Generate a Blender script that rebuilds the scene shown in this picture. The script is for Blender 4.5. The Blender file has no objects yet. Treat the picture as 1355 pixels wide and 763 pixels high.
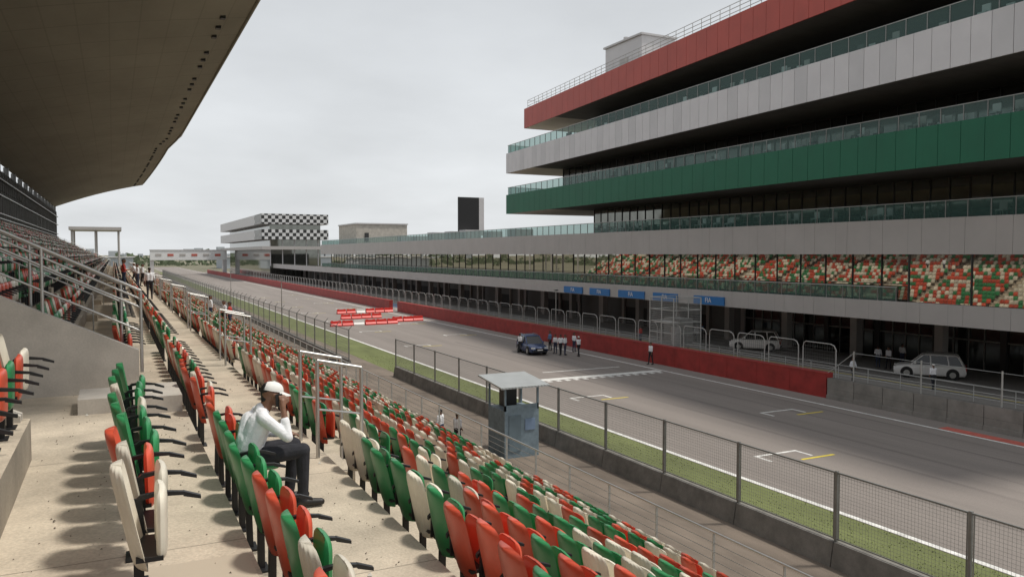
import bpy, math, random, bmesh
from mathutils import Vector, Matrix
random.seed(7)
H = 9.0
S = bpy.context.scene
COL = S.collection

# ------------------------------------------------------------ materials
MATS = {}
def M(name, col, rough=0.6, metal=0.0, var=0.12, scale=2.0, stretch=(1,1,1), bump=0.0, bscale=30, fine=0.0, spec=0.5, stripes=None):
    if name in MATS: return MATS[name]
    m = bpy.data.materials.new(name); m.use_nodes = True
    nt = m.node_tree; N = nt.nodes; L = nt.links
    b = N["Principled BSDF"]
    b.inputs["Roughness"].default_value = rough
    b.inputs["Metallic"].default_value = metal
    b.inputs["Specular IOR Level"].default_value = spec
    b.inputs["Base Color"].default_value = (*col, 1)
    tc = N.new("ShaderNodeTexCoord"); mp = N.new("ShaderNodeMapping")
    mp.inputs["Scale"].default_value = stretch
    L.new(tc.outputs["Object"], mp.inputs["Vector"])
    cur = None
    def mul(prev, fac_out, lo, hi):
        mr = N.new("ShaderNodeMapRange"); mr.inputs["From Min"].default_value = 0.3; mr.inputs["From Max"].default_value = 0.7
        mr.inputs["To Min"].default_value = lo; mr.inputs["To Max"].default_value = hi
        L.new(fac_out, mr.inputs["Value"])
        if prev is None: return mr.outputs["Result"]
        mm = N.new("ShaderNodeMath"); mm.operation = 'MULTIPLY'
        L.new(prev, mm.inputs[0]); L.new(mr.outputs["Result"], mm.inputs[1]); return mm.outputs[0]
    if var:
        n = N.new("ShaderNodeTexNoise"); n.inputs["Scale"].default_value = scale; n.inputs["Detail"].default_value = 6; n.inputs["Roughness"].default_value = 0.62
        L.new(mp.outputs[0], n.inputs["Vector"]); cur = mul(cur, n.outputs[0], 1-var, 1+var)
    if fine:
        n = N.new("ShaderNodeTexNoise"); n.inputs["Scale"].default_value = 40; n.inputs["Detail"].default_value = 3
        L.new(tc.outputs["Object"], n.inputs["Vector"]); cur = mul(cur, n.outputs[0], 1-fine, 1+fine)
    if stripes:
        ss = stripes if isinstance(stripes,list) else [stripes]
        for ax, period, dark, wid in ss:
            sp = N.new("ShaderNodeSeparateXYZ"); L.new(tc.outputs["Object"], sp.inputs[0])
            a = N.new("ShaderNodeMath"); a.operation='DIVIDE'; a.inputs[1].default_value = period; L.new(sp.outputs[ax], a.inputs[0])
            f = N.new("ShaderNodeMath"); f.operation='FRACT'; L.new(a.outputs[0], f.inputs[0])
            g = N.new("ShaderNodeMath"); g.operation='LESS_THAN'; g.inputs[1].default_value = wid; L.new(f.outputs[0], g.inputs[0])
            h = N.new("ShaderNodeMath"); h.operation='MULTIPLY_ADD'; h.inputs[1].default_value = -dark; h.inputs[2].default_value = 1; L.new(g.outputs[0], h.inputs[0])
            if cur is None: cur = h.outputs[0]
            else:
                mm = N.new("ShaderNodeMath"); mm.operation='MULTIPLY'; L.new(cur, mm.inputs[0]); L.new(h.outputs[0], mm.inputs[1]); cur = mm.outputs[0]
    if cur is not None:
        vm = N.new("ShaderNodeVectorMath"); vm.operation='SCALE'; vm.inputs[0].default_value = col
        L.new(cur, vm.inputs["Scale"]); L.new(vm.outputs[0], b.inputs["Base Color"])
    if bump:
        n = N.new("ShaderNodeTexNoise"); n.inputs["Scale"].default_value = bscale; n.inputs["Detail"].default_value = 4
        L.new(tc.outputs["Object"], n.inputs["Vector"])
        bp = N.new("ShaderNodeBump"); bp.inputs["Strength"].default_value = bump; bp.inputs["Distance"].default_value = 0.02
        L.new(n.outputs[0], bp.inputs["Height"]); L.new(bp.outputs[0], b.inputs["Normal"])
    MATS[name] = m
    return m

asphalt = M("track_asphalt",(0.225,0.197,0.178),0.9,var=0.13,scale=0.6,stretch=(1,0.06,1),fine=0.14,bump=0.2,bscale=60)
lane_asph = M("lane_asphalt",(0.18,0.145,0.115),0.9,var=0.3,scale=0.8,stretch=(1,0.3,1),fine=0.2)
pit_asph = M("pit_asphalt",(0.29,0.27,0.25),0.9,var=0.12,scale=0.3,stretch=(1,0.1,1),fine=0.1)
ground_m = M("ground_dirt",(0.16,0.15,0.10),0.95,var=0.3,scale=0.03)
grass_m = M("verge_grass",(0.135,0.155,0.055),0.95,var=0.22,scale=0.5,stretch=(1.5,.4,1),fine=0.1)
blade_m = M("grass_blade",(0.15,0.18,0.06),0.95,var=0)
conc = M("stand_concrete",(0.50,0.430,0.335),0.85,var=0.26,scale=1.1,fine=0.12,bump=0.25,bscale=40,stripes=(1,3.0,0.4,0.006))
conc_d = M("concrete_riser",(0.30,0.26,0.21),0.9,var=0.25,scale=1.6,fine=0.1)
conc_wall = M("concrete_wall_pale",(0.50,0.46,0.405),0.85,var=0.2,scale=1.3,fine=0.06,bump=0.1)
block_m = M("barrier_concrete",(0.20,0.19,0.175),0.9,var=0.3,scale=1.5,fine=0.1)
blockL_m = M("barrier_concrete_pale",(0.24,0.225,0.205),0.9,var=0.25,scale=1.0,fine=0.1,stripes=(2,0.64,0.35,0.03))
line_p = M("road_line_white",(0.66,0.65,0.62),0.8,var=0.25,scale=3,fine=0.2)
yellow_p = M("road_line_yellow",(0.65,0.52,0.06),0.8,var=0.2,scale=3)
redp = M("red_wall_paint",(0.31,0.028,0.024),0.6,var=0.25,scale=1.2)
redkerb = M("kerb_red",(0.5,0.12,0.09),0.8,var=0.2,scale=2)
blue_pl = M("pit_blue_paint",(0.18,0.25,0.36),0.8,var=0.2,scale=0.5)
steel = M("galvanised_steel",(0.42,0.42,0.40),0.42,metal=0.6,var=0.1,scale=3)
steel_d = M("dull_steel",(0.25,0.25,0.24),0.5,metal=0.5,var=0.15,scale=3)
stainless = M("stainless_tube",(0.50,0.49,0.47),0.38,metal=0.85,var=0.06,scale=3)
wire_m = M("fence_wire",(0.20,0.20,0.19),0.6,metal=0.2,var=0)
wire_l = M("fence_wire_pale",(0.45,0.45,0.43),0.6,metal=0.2,var=0)
redband = M("red_cladding",(0.40,0.060,0.040),0.5,var=0.10,scale=0.4,stripes=(1,1.5,0.10,0.02))
greenband = M("green_cladding",(0.004,0.115,0.058),0.55,var=0.08,scale=0.4,stripes=(1,1.5,0.10,0.02))
panel_w = M("panel_silver",(0.58,0.56,0.56),0.45,metal=0.1,var=0.05,scale=0.5)
panel_w2 = M("panel_silver_b",(0.52,0.505,0.505),0.45,metal=0.1,var=0.05,scale=0.5)
panel_g = M("panel_grey",(0.43,0.405,0.385),0.5,var=0.06,scale=0.4,stripes=(1,3.0,0.25,0.01))
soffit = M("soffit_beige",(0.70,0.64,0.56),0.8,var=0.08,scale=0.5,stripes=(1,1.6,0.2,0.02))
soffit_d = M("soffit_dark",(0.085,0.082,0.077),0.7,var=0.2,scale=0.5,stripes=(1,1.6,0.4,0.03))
dark_in = M("dark_interior",(0.03,0.03,0.03),0.7,var=0.3,scale=0.6)
glass_d = M("dark_glazing",(0.10,0.105,0.10),0.08,metal=0.8,var=0.3,scale=0.5)
glass_l = M("dark_mirror_glazing",(0.20,0.205,0.185),0.04,metal=0.9,var=0.2,scale=0.6)
glass_m = M("mirror_glazing",(0.50,0.475,0.42),0.018,metal=0.95,var=0)
mull = M("mullion",(0.05,0.05,0.05),0.5,metal=0.3,var=0)
roof_u = M("roof_underside",(0.25,0.237,0.19),0.8,var=0.16,scale=0.25,stretch=(1,0.4,1),fine=0.05,stripes=[(1,3.2,0.25,0.025),(0,1.2,0.14,0.05)])
roof_t = M("roof_sheet",(0.35,0.35,0.35),0.6)
black = M("black_plastic",(0.012,0.012,0.013),0.45,var=0.1)
rubber = M("rubber",(0.02,0.02,0.02),0.85)
sign_b = M("sign_blue",(0.02,0.16,0.42),0.5,var=0.05)
signs_w = M("sign_white",(0.75,0.75,0.75),0.5,var=0.05)
booth_m = M("booth_blue_grey",(0.19,0.25,0.29),0.6,var=0.25,scale=3)
tin = M("corrugated_tin",(0.42,0.44,0.44),0.5,metal=0.3,var=0.15,scale=2,stripes=(0,0.16,0.35,0.35))
tree_m = M("distant_foliage",(0.12,0.15,0.09),0.95,var=0.35,scale=0.05)
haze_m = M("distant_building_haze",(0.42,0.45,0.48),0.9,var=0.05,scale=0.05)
barr_r = M("plastic_barrier_red",(0.66,0.035,0.025),0.45,var=0.06)
barr_w = M("plastic_barrier_white",(0.75,0.73,0.7),0.45,var=0.06)
def glass_thin(name, col, fac):
    m = bpy.data.materials.new(name); m.use_nodes=True; nt=m.node_tree; N=nt.nodes; L=nt.links
    N.remove(N["Principled BSDF"]); out=N["Material Output"]
    t=N.new("ShaderNodeBsdfTransparent"); t.inputs[0].default_value=(0.62,0.78,0.74,1)
    g=N.new("ShaderNodeBsdfPrincipled"); g.inputs["Base Color"].default_value=(*col,1); g.inputs["Roughness"].default_value=0.08
    mx=N.new("ShaderNodeMixShader"); mx.inputs[0].default_value=fac
    L.new(t.outputs[0],mx.inputs[1]); L.new(g.outputs[0],mx.inputs[2]); L.new(mx.outputs[0],out.inputs[0])
    MATS[name]=m; return m
glass_b = glass_thin("balustrade_glass",(0.10,0.19,0.17),0.42)
wet=bpy.data.materials.new("damp_concrete"); wet.use_nodes=True
N=wet.node_tree.nodes; L=wet.node_tree.links; b=N["Principled BSDF"]
tc=N.new("ShaderNodeTexCoord"); n1=N.new("ShaderNodeTexNoise"); n1.inputs["Scale"].default_value=1.5; n1.inputs["Detail"].default_value=7; L.new(tc.outputs["Object"],n1.inputs["Vector"])
sy=N.new("ShaderNodeSeparateXYZ"); L.new(tc.outputs["Object"],sy.inputs[0])
my=N.new("ShaderNodeMapRange"); my.inputs["From Min"].default_value=4.6; my.inputs["From Max"].default_value=5.6; my.inputs["To Min"].default_value=.16; my.inputs["To Max"].default_value=-.35; L.new(sy.outputs[1],my.inputs["Value"])
ad=N.new("ShaderNodeMath"); ad.operation='ADD'; L.new(n1.outputs[0],ad.inputs[0]); L.new(my.outputs[0],ad.inputs[1])
mr=N.new("ShaderNodeMapRange"); mr.interpolation_type='SMOOTHSTEP'; mr.inputs["From Min"].default_value=.46; mr.inputs["From Max"].default_value=.60; L.new(ad.outputs[0],mr.inputs["Value"])
mx=N.new("ShaderNodeMix"); mx.data_type='RGBA'; mx.inputs[6].default_value=(.48,.412,.32,1); mx.inputs[7].default_value=(.20,.145,.10,1); L.new(mr.outputs[0],mx.inputs[0]); L.new(mx.outputs[2],b.inputs["Base Color"])
mr2=N.new("ShaderNodeMapRange"); mr2.inputs["From Min"].default_value=.60; mr2.inputs["From Max"].default_value=.72; mr2.inputs["To Min"].default_value=.8; mr2.inputs["To Max"].default_value=.12; L.new(ad.outputs[0],mr2.inputs["Value"]); L.new(mr2.outputs[0],b.inputs["Roughness"])

# ------------------------------------------------------------ mesh builder
class MB:
    def __init__(s): s.v=[]; s.f=[]; s.m=[]; s.ml=[]; s.sm=[]
    def mi(s,m):
        if m not in s.ml: s.ml.append(m)
        return s.ml.index(m)
    def add(s,vs,fs,m,smooth=False):
        o=len(s.v); s.v+= [tuple(v) for v in vs]; k=s.mi(m)
        for f in fs: s.f.append([i+o for i in f]); s.m.append(k); s.sm.append(smooth)
    def hexa(s,c,m):
        s.add(c,[(3,2,1,0),(4,5,6,7),(0,1,5,4),(1,2,6,5),(2,3,7,6),(3,0,4,7)],m)
    def box(s,x0,x1,y0,y1,z0,z1,m):
        s.hexa([(x0,y0,z0),(x1,y0,z0),(x1,y1,z0),(x0,y1,z0),(x0,y0,z1),(x1,y0,z1),(x1,y1,z1),(x0,y1,z1)],m)
    def quad(s,a,b,c,d,m): s.add([a,b,c,d],[(0,1,2,3)],m)
    def tube(s,p,q,r,m,n=6,r2=None):
        p=Vector(p); q=Vector(q); r2=r if r2 is None else r2
        d=(q-p); 
        if d.length<1e-6: return
        d.normalize(); a=d.orthogonal().normalized(); b=d.cross(a)
        vs=[];fs=[]
        for i in range(n):
            t=2*math.pi*(i+.5)/n; o=a*math.cos(t)+b*math.sin(t)
            vs.append(p+o*r); vs.append(q+o*r2)
        for i in range(n):
            j=(i+1)%n; fs.append((2*i,2*j,2*j+1,2*i+1))
        s.add(vs,fs,m,smooth=(n>6))
        s.add([vs[2*i] for i in range(n)],[list(range(n))[::-1]],m); s.add([vs[2*i+1] for i in range(n)],[list(range(n))],m)
    def path(s,pts,r,m,n=6):
        for a,b in zip(pts[:-1],pts[1:]): s.tube(a,b,r,m,n)
    def build(s,name,parent=None,loc=None,rotz=0):
        me=bpy.data.meshes.new(name); me.from_pydata(s.v,[],s.f)
        for m in s.ml: me.materials.append(m)
        me.polygons.foreach_set("material_index",s.m); me.polygons.foreach_set("use_smooth",s.sm)
        me.update()
        o=bpy.data.objects.new(name,me); COL.objects.link(o)
        if parent: o.parent=parent
        if loc: o.location=loc
        o.rotation_euler[2]=rotz
        return o
def empty(name):
    e=bpy.data.objects.new(name,None); COL.objects.link(e); return e
def px2y(x,px):
    rho=(px-677.5)/1050; return x*(.8938-rho*.4486)/(.4486+rho*.8938)

# ------------------------------------------------------------ ground, track
g=MB(); g.quad((-3000,-1500,-0.03),(4000,-1500,-0.03),(4000,6000,-0.03),(-3000,6000,-0.03),ground_m); g.build("ground")
g=MB(); g.quad((10,-40,0),(18.9,-40,0),(18.9,420,0),(10,420,0),lane_asph); g.build("service_road")
g=MB()
g.quad((18.9,-40,0.004),(22.5,-40,0.004),(22.5,420,0.004),(18.9,420,0.004),grass_m)
for i in range(4000):
    y=8+random.random()**1.5*60; x=random.uniform(18.95,22.28); h=random.uniform(.03,.06); a=random.uniform(0,3.14); w_=.02
    g.add([(x-w_*math.cos(a),y-w_*math.sin(a),0.004),(x+w_*math.cos(a),y+w_*math.sin(a),0.004),(x+random.uniform(-.04,.04),y+random.uniform(-.04,.04),h)],[(0,1,2)],blade_m)
g.build("grass_verge")
g=MB(); g.quad((22.3,-40,0.008),(39.7,-40,0.008),(39.7,600,0.008),(22.3,600,0.008),asphalt); g.build("race_track")
g=MB(); g.quad((39.7,-40,0.004),(75,-40,0.004),(75,420,0.004),(39.7,420,0.004),pit_asph); g.build("pit_lane")
g=MB()
def mark(x0,x1,y0,y1,m,z=0.0125): g.quad((x0,y0,z),(x1,y0,z),(x1,y1,z),(x0,y1,z),m)
mark(22.35,22.6,-40,600,line_p); mark(37.7,37.9,-40,600,line_p)
for i in range(30): mark(37.95,38.7,26.5-i*2-2,26.5-i*2,redkerb)
def slot(cx,y):
    mark(cx-1.3,cx+1.1,y,y+0.17,line_p); mark(cx-1.3,cx-1.15,y-0.9,y,line_p); mark(cx+1.1,cx+1.25,y-0.9,y+.17,line_p)
    mark(cx+0.2,cx+2.2,y-1.3,y-1.13,yellow_p,0.0165)
for k in range(-2,2): slot(26.6,26.3+16*k); slot(33.9,33.5+16*(k-1))
for k in range(1,8): slot(26.6,58+16*k); slot(33.9,66+16*k)
mark(27,37.5,49.0,49.8,line_p)
for i in range(14): mark(27.2+i*0.74,27.57+i*0.74,48.4,48.9,line_p)
mark(29,36,52.5,52.7,line_p)
for k in range(20): mark(41.5+0,41.7,60+k*12,66+k*12,line_p)
mark(46.5,46.7,-20,330,line_p); 
mark(42.5,45.6,95,300,blue_pl,0.0085)
mark(49,49.15,20,300,yellow_p)
g.build("track_markings")
tm=M("rubbered_asphalt",(0.185,0.161,0.146),0.85,var=0.25,scale=1.5,stretch=(1,0.05,1),fine=0.15)
g=MB()
for (x,w,y0,y1) in [(29.6,.3,5,70),(31.2,.3,8,75),(35.0,.25,20,110),(36.4,.25,20,108),(25.6,.25,-10,40)]:
    n=20
    for i in range(n):
        a=y0+(y1-y0)*i/n; b=y0+(y1-y0)*(i+1)/n
        f=lambda t:x+0.5*math.sin(t*0.05+x)
        g.quad((f(a),a,.010),(f(a)+w,a,.010),(f(b)+w,b,.010),(f(b),b,.010),tm)
g.build("tyre_marks")

# ------------------------------------------------------------ grandstand concrete
ZA=H-2.08; ZB=H-2.5
Y0,Y1=-14,150
st=MB()
def tread(x0,x1,y0,y1,z): st.quad((x0,y0,z),(x1,y0,z),(x1,y1,z),(x0,y1,z),conc)
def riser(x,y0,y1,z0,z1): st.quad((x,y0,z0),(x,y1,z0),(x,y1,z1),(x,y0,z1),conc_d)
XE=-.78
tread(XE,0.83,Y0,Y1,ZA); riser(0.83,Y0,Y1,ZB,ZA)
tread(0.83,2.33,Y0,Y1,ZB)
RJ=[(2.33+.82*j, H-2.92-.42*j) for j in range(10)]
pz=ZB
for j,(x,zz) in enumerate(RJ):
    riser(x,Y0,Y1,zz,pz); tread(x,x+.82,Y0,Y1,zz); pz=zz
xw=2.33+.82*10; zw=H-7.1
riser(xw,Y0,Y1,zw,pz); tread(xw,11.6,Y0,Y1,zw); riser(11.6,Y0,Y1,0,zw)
RK=[]
for k in range(1,10):
    zz=ZA+.42*k; xe=XE if k==1 else -1.15-.85*(k-2); xb=-1.15-.85*(k-1)
    RK.append((xb+.15,zz))
    for (a,b) in ((Y0,9.3),(13.5,Y1)):
        riser(xe,a,b,zz-.42,zz); tread(xb,xe,a,b,zz)
xback=-1.15-.85*8
tread(-7,XE,9.3,13.5,ZA)
st.box(-7.2,-7.0,9.3,13.3,ZA,ZA+3,conc_d)
def sidewall(y0,y1,mat):
    xr=0.32
    f=lambda x: ZA+0.62+(xr-x)*.485
    c=[(-7,y0,ZA-.3),(xr,y0,ZA-.3),(xr,y1,ZA-.3),(-7,y1,ZA-.3),(-7,y0,f(-7)),(xr,y0,f(xr)),(xr,y1,f(xr)),(-7,y1,f(-7))]
    st.hexa(c,mat)
sidewall(13.3,13.52,conc_wall)
f2=lambda x: ZA+0.42+(XE-x)*.485+.03
st.hexa([(-7,9.1,ZA-.3),(-.85,9.1,ZA-.3),(-.85,9.32,ZA-.3),(-7,9.32,ZA-.3),(-7,9.1,f2(-7)),(-.85,9.1,f2(-.85)),(-.85,9.32,f2(-.85)),(-7,9.32,f2(-7))],conc_wall)
st.box(.1,.78,11.3,12.5,ZA,ZA+.22,conc_wall); st.box(-.45,.1,11.6,12.5,ZA,ZA+.2,conc_wall)
AIS=[10.2+9*k for k in range(-2,16)]
for a in AIS:
    for j,(x,zz) in enumerate(RJ):
        st.box(x,x+.34,a-.48,a+.48,zz,zz+.2,conc)
    if a>14:
        for k in range(0,8):
            xx=XE if k==0 else -1.15-.85*(k-1); st.box(xx,xx+.3,a-.48,a+.48,ZA+.42*k,ZA+.42*k+.2,conc)
st.box(-9,11.6,Y1,Y1+.3,0,2,conc_wall)
zt=RK[-1][1]
st.box(xback-.3,xback,Y0,Y1,zt-1,zt+1.0,conc_d)
st.box(xback-2.2,xback-2.0,Y0,Y1,zt,zt+6,dark_in)
for i in range(28):
    y=Y0+3+i*6; st.box(xback-.8,xback-.4,y,y+.4,zt,H+7.8,steel_d)
for zz in (zt+1.1,zt+1.5,zt+3.0,zt+4.3):
    st.box(xback-.1,xback,Y0,Y1,zz,zz+.09,steel)
st.box(xback-.5,xback-.3,Y0,Y1,zt+3.6,zt+5.2,dark_in)
for i in range(110):
    y=Y0+i*1.5; st.box(xback-.28,xback-.2,y,y+.07,zt+1,zt+5.2,steel_d)
stand=st.build("grandstand")
g=MB(); g.quad((XE+.004,2.0,ZA+.004),(.80,2.0,ZA+.004),(.80,5.7,ZA+.004),(XE+.004,5.7,ZA+.004),wet); g.build("rain_puddle")
g=MB(); lit_=M("litter_paper",(.6,.58,.52),.9); grit=M("grit",(.10,.08,.06),.95)
for i in range(500):
    x=random.choice((random.uniform(-.7,.8),random.uniform(1.4,2.3))); y=random.uniform(3,16); z=(ZA if x<.83 else ZB)+.005; s_=random.uniform(.004,.014)
    if random.random()<.03: s_*=2.5; mm=lit_
    else: mm=grit
    a=random.uniform(0,3); g.add([(x+s_*math.cos(a),y+s_*math.sin(a),z),(x-s_*math.sin(a),y+s_*math.cos(a),z),(x-s_*math.cos(a),y-s_*math.sin(a),z),(x,y,z+s_*.7)],[(0,1,3),(1,2,3),(2,0,3)],mm)
g.build("litter_and_grit")

# ------------------------------------------------------------ roof
def fx(y):
    if y<80: return 5.85
    if y<86: return 5.85-.6*(y-80)/6
    return 5.25-1.05*min(1,(y-86)/48)**1.6
RY0=9
rf=MB(); nu,nv=60,8
vs=[];fs=[]
def rz(x,s_): return H+7.77+3.03*(x+8.6)/14.2+0.25*math.sin(math.pi*s_)
for i in range(nu+1):
    for j in range(nv+1):
        s_=j/nv; y=RY0+(i/nu)*(134-RY0+18*(1-s_)**1.2)
        x=-8.6+(fx(y)+8.6)*s_
        vs.append((x,y,rz(x,s_)))
for i in range(nu):
    for j in range(nv):
        a=i*(nv+1)+j; fs.append((a,a+1,a+nv+2,a+nv+1))
rf.add(vs,fs,roof_u,True)
rf.add([(x,y,zz+.45) for x,y,zz in vs],[f[::-1] for f in fs],roof_t,True)
for i in range(nu):
    a=vs[i*(nv+1)+nv]; b=vs[(i+1)*(nv+1)+nv]
    rf.quad(a,b,(b[0],b[1],b[2]+.45),(a[0],a[1],a[2]+.45),roof_u)
for r0 in (0,nu):
    for j in range(nv):
        a=vs[r0*(nv+1)+j]; b=vs[r0*(nv+1)+j+1]; rf.quad(a,b,(b[0],b[1],b[2]+.45),(a[0],a[1],a[2]+.45),roof_u)
for i in range(71):
    y=RY0+1+i*1.75; x=fx(y)-1.25; zz=rz(x,(x+8.6)/(fx(y)+8.6))
    if i%4==3: continue
    rf.box(x-.11,x+.11,y,y+.32,zz-.12,zz+.02,black)
rf.path([(fx(y)-.1,y,rz(fx(y)-.1,1)-.03) for y in range(RY0+1,134,6)],.07,roof_u,6)
rf.build("grandstand_roof")

# ------------------------------------------------------------ seats
def seat_mat(name,col):
    m=M(name,col,0.36,var=0.10,scale=6)
    nt=m.node_tree;N=nt.nodes;L=nt.links
    oi=N.new("ShaderNodeObjectInfo"); b=N["Principled BSDF"]
    src=b.inputs["Base Color"].links[0].from_socket
    mr=N.new("ShaderNodeMapRange"); mr.inputs["To Min"].default_value=.75; mr.inputs["To Max"].default_value=1.12
    L.new(oi.outputs["Random"],mr.inputs["Value"])
    vm=N.new("ShaderNodeVectorMath"); vm.operation='SCALE'; L.new(src,vm.inputs[0]); L.new(mr.outputs[0],vm.inputs["Scale"]); L.new(vm.outputs[0],b.inputs["Base Color"])
    return m
sm={'W':seat_mat("seat_cream",(0.75,0.69,0.57)),'G':seat_mat("seat_green",(0.035,0.235,0.085)),'O':seat_mat("seat_orange",(0.60,0.088,0.044))}
def shell(mb,x0,z0,h,lean,curve,th,hw,m,nu=10,nv=12,horizontal=False,rib=0.0,taper=0.0):
    for side in (1,-1):
        vs=[];fs=[]
        for j in range(nv+1):
            t=.5-.5*math.cos(math.pi*j/nv); e=abs(2*t-1); R=(1-e**5)**(1/5) if e<1 else 0
            for i in range(nu+1):
                u=-1+2*i/nu
                pr=max(0,(1-abs(u)**6))**.5*max(0,1-e**8)**.5
                a=x0+lean*t+curve*u*u+side*th/2*pr
                if side==-1 and rib: a+= -rib*math.cos(u*26)*pr
                yy=u*hw*R*(1-taper*(1-t)); zz=z0+h*t
                if horizontal: vs.append((zz,yy,a))
                else: vs.append((a,yy,zz))
        for j in range(nv):
            for i in range(nu):
                a=j*(nu+1)+i; q=(a,a+1,a+nu+2,a+nu+1); fs.append(q if side==1 else q[::-1])
        mb.add(vs,fs,m,True)
def seat_mesh(key,down=False,hi=False):
    mb=MB(); m=sm[key]; nu,nv=(18,16) if hi else (8,9)
    if hi and key=='W': nu=44
    shell(mb,.07,.30,.60,-.13,.055,.032,.228,m,nu,nv,rib=.004 if hi and key=='W' else 0,taper=.10)
    if down: shell(mb,.44,.07,.42,.0,.02,.06,.22,m,nu,nv,horizontal=True)
    else: shell(mb,.20,.36,.40,.0,-.015,.06,.205,m,nu,nv)
    mb.box(.05,.10,-.03,.03,0,.40,black)
    mb.box(.02,.13,-.10,.10,0,.015,black)
    mb.box(.06,.20,-.2,.2,.385,.41,black)
    pts=[(.02,.245,.56),(.09,.245,.63),(.20,.245,.645),(.33,.245,.63),(.43,.245,.595)]
    for a,b in zip(pts[:-1],pts[1:]):
        a=Vector(a);b=Vector(b)
        mb.hexa([(a[0],.226,a[2]-.020),(b[0],.226,b[2]-.012),(b[0],.264,b[2]-.012),(a[0],.264,a[2]-.020),(a[0],.226,a[2]+.010),(b[0],.226,b[2]+.008),(b[0],.264,b[2]+.008),(a[0],.264,a[2]+.010)],black)
    mb.hexa([(.05,.232,.38),(.12,.232,.38),(.12,.258,.38),(.05,.258,.38),(.05,.232,.62),(.10,.232,.62),(.10,.258,.62),(.05,.258,.62)],black)
    o=mb.build("tmp"); me=o.data; me.name="stadium_seat_"+key; bpy.data.objects.remove(o); return me
LO={k:seat_mesh(k) for k in 'WGO'}; HI={k:seat_mesh(k,hi=True) for k in 'WGO'}; DN=seat_mesh('G',True,True)
pts={'W':[],'G':[],'O':[]}
def in_aisle(y): return any(abs(y-a)<.62 for a in AIS)
def pick(): return random.choice('WGOWGOOWGWO')
def put(x,y,z,k):
    d=math.hypot(x,y)
    if d<13 and y>1.5 and x<9:
        o=bpy.data.objects.new("stadium_seat",HI[k]); COL.objects.link(o); o.location=(x+random.uniform(-.015,.015),y,z); o.rotation_euler=(0,random.uniform(-.04,.04),random.uniform(-.04,.04))
    else: pts[k].append((x,y,z))
PY=.51
def row(x,z,y0,y1,seq=None,ais=True):
    y=y0;i=0
    while y<y1:
        if not (ais and in_aisle(y)):
            k=seq[i] if seq and i<len(seq) else pick()
            put(x,y,z,k); i+=1
        y+=PY
row(0.02,ZA,4.95,9.6,seq="WWOGGGWGGG",ais=False)
row(0.02,ZA,14.2,Y1)
MANY=7.98
y=MANY-PY*12; i=0
sB="WGWGOWGOOGGGOGOOWGO"
while y<Y1:
    if abs(y-MANY)<.1:
        o=bpy.data.objects.new("stadium_seat",DN); COL.objects.link(o); o.location=(.93,y,ZB)
    elif not(in_aisle(y)): put(.93,y,ZB,sB[i] if i<len(sB) else pick())
    y+=PY; i+=1
for (x,z) in RJ: row(x+.12,z,-12+random.random()*.1,Y1-1)
for n,(x,z) in enumerate(RK):
    if n==0: row(x,z,5.3,8.9,seq="OGOWOGO",ais=False); row(x,z,-12,-3)
    else: row(x,z,-12,8.9)
    row(x,z,14.0,Y1-1)
for k,P in pts.items():
    me=bpy.data.meshes.new("seat_points"); me.from_pydata(P,[],[])
    inst=bpy.data.objects.new("stadium_seat_rows",me); COL.objects.link(inst); inst.instance_type='VERTS'
    c=bpy.data.objects.new("seat_unit",LO[k]); COL.objects.link(c); c.parent=inst

# ------------------------------------------------------------ stand railings
def zstep(x):
    if x<.83: return ZA
    if x<2.33: return ZB
    for (a,zz) in RJ[::-1]:
        if x>=a: return zz
r=MB()
y=-13
while y<Y1:
    r.box(11.32,11.38,y-.01,y+.01,zw,zw+1.15,steel); r.box(11.26,11.44,y-.05,y+.05,zw,zw+.02,steel)
    y+=2.0
r.tube((11.35,Y0,zw+1.17),(11.35,Y1,zw+1.17),.028,stainless,8)
for k in range(5): r.tube((11.35,Y0,zw+.18+.19*k),(11.35,Y1,zw+.18+.19*k),.009,stainless,4)
r.build("front_railing")
for a in AIS:
    if a<0: continue
    r=MB()
    for yy in (a-.5,a+.5):
        z0=ZB
        r.tube((2.2,yy,z0),(2.2,yy,z0+1.2),.024,stainless,8); r.tube((2.2,yy,z0+1.2),(2.75,yy,z0+1.08),.022,stainless,8)
        r.tube((2.75,yy,zstep(2.75)),(2.75,yy,z0+1.08),.024,stainless,8)
        r.tube((2.2,yy,z0+.6),(2.75,yy,z0+.5),.013,stainless,6)
    r.build("aisle_handrail")
def slope_rail(y,x0,x1,zb,name,bars=(0,.14,.5),rr=.026):
    r=MB(); f=lambda x: zb+(x0-x)*.50
    for b in bars: r.tube((x0,y,f(x0)-b),(x1,y,f(x1)-b),rr if b==0 else rr*.7,stainless,8)
    x=x0
    while x>x1:
        r.tube((x,y,f(x)-1.25),(x,y,f(x)),rr,stainless,8); x-=1.3
    r.build(name)
slope_rail(13.4,.36,-7,H-.56,"stair_handrail",(0,.13,.26,.62))
slope_rail(14.8,.1,-7,H-.50,"stair_handrail",(0,.3))
for i,a in enumerate(AIS):
    if a>18 and i%2: slope_rail(a-.5,-.4,-7,H-.85,"aisle_handrail",(0,.4),.016)
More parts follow.
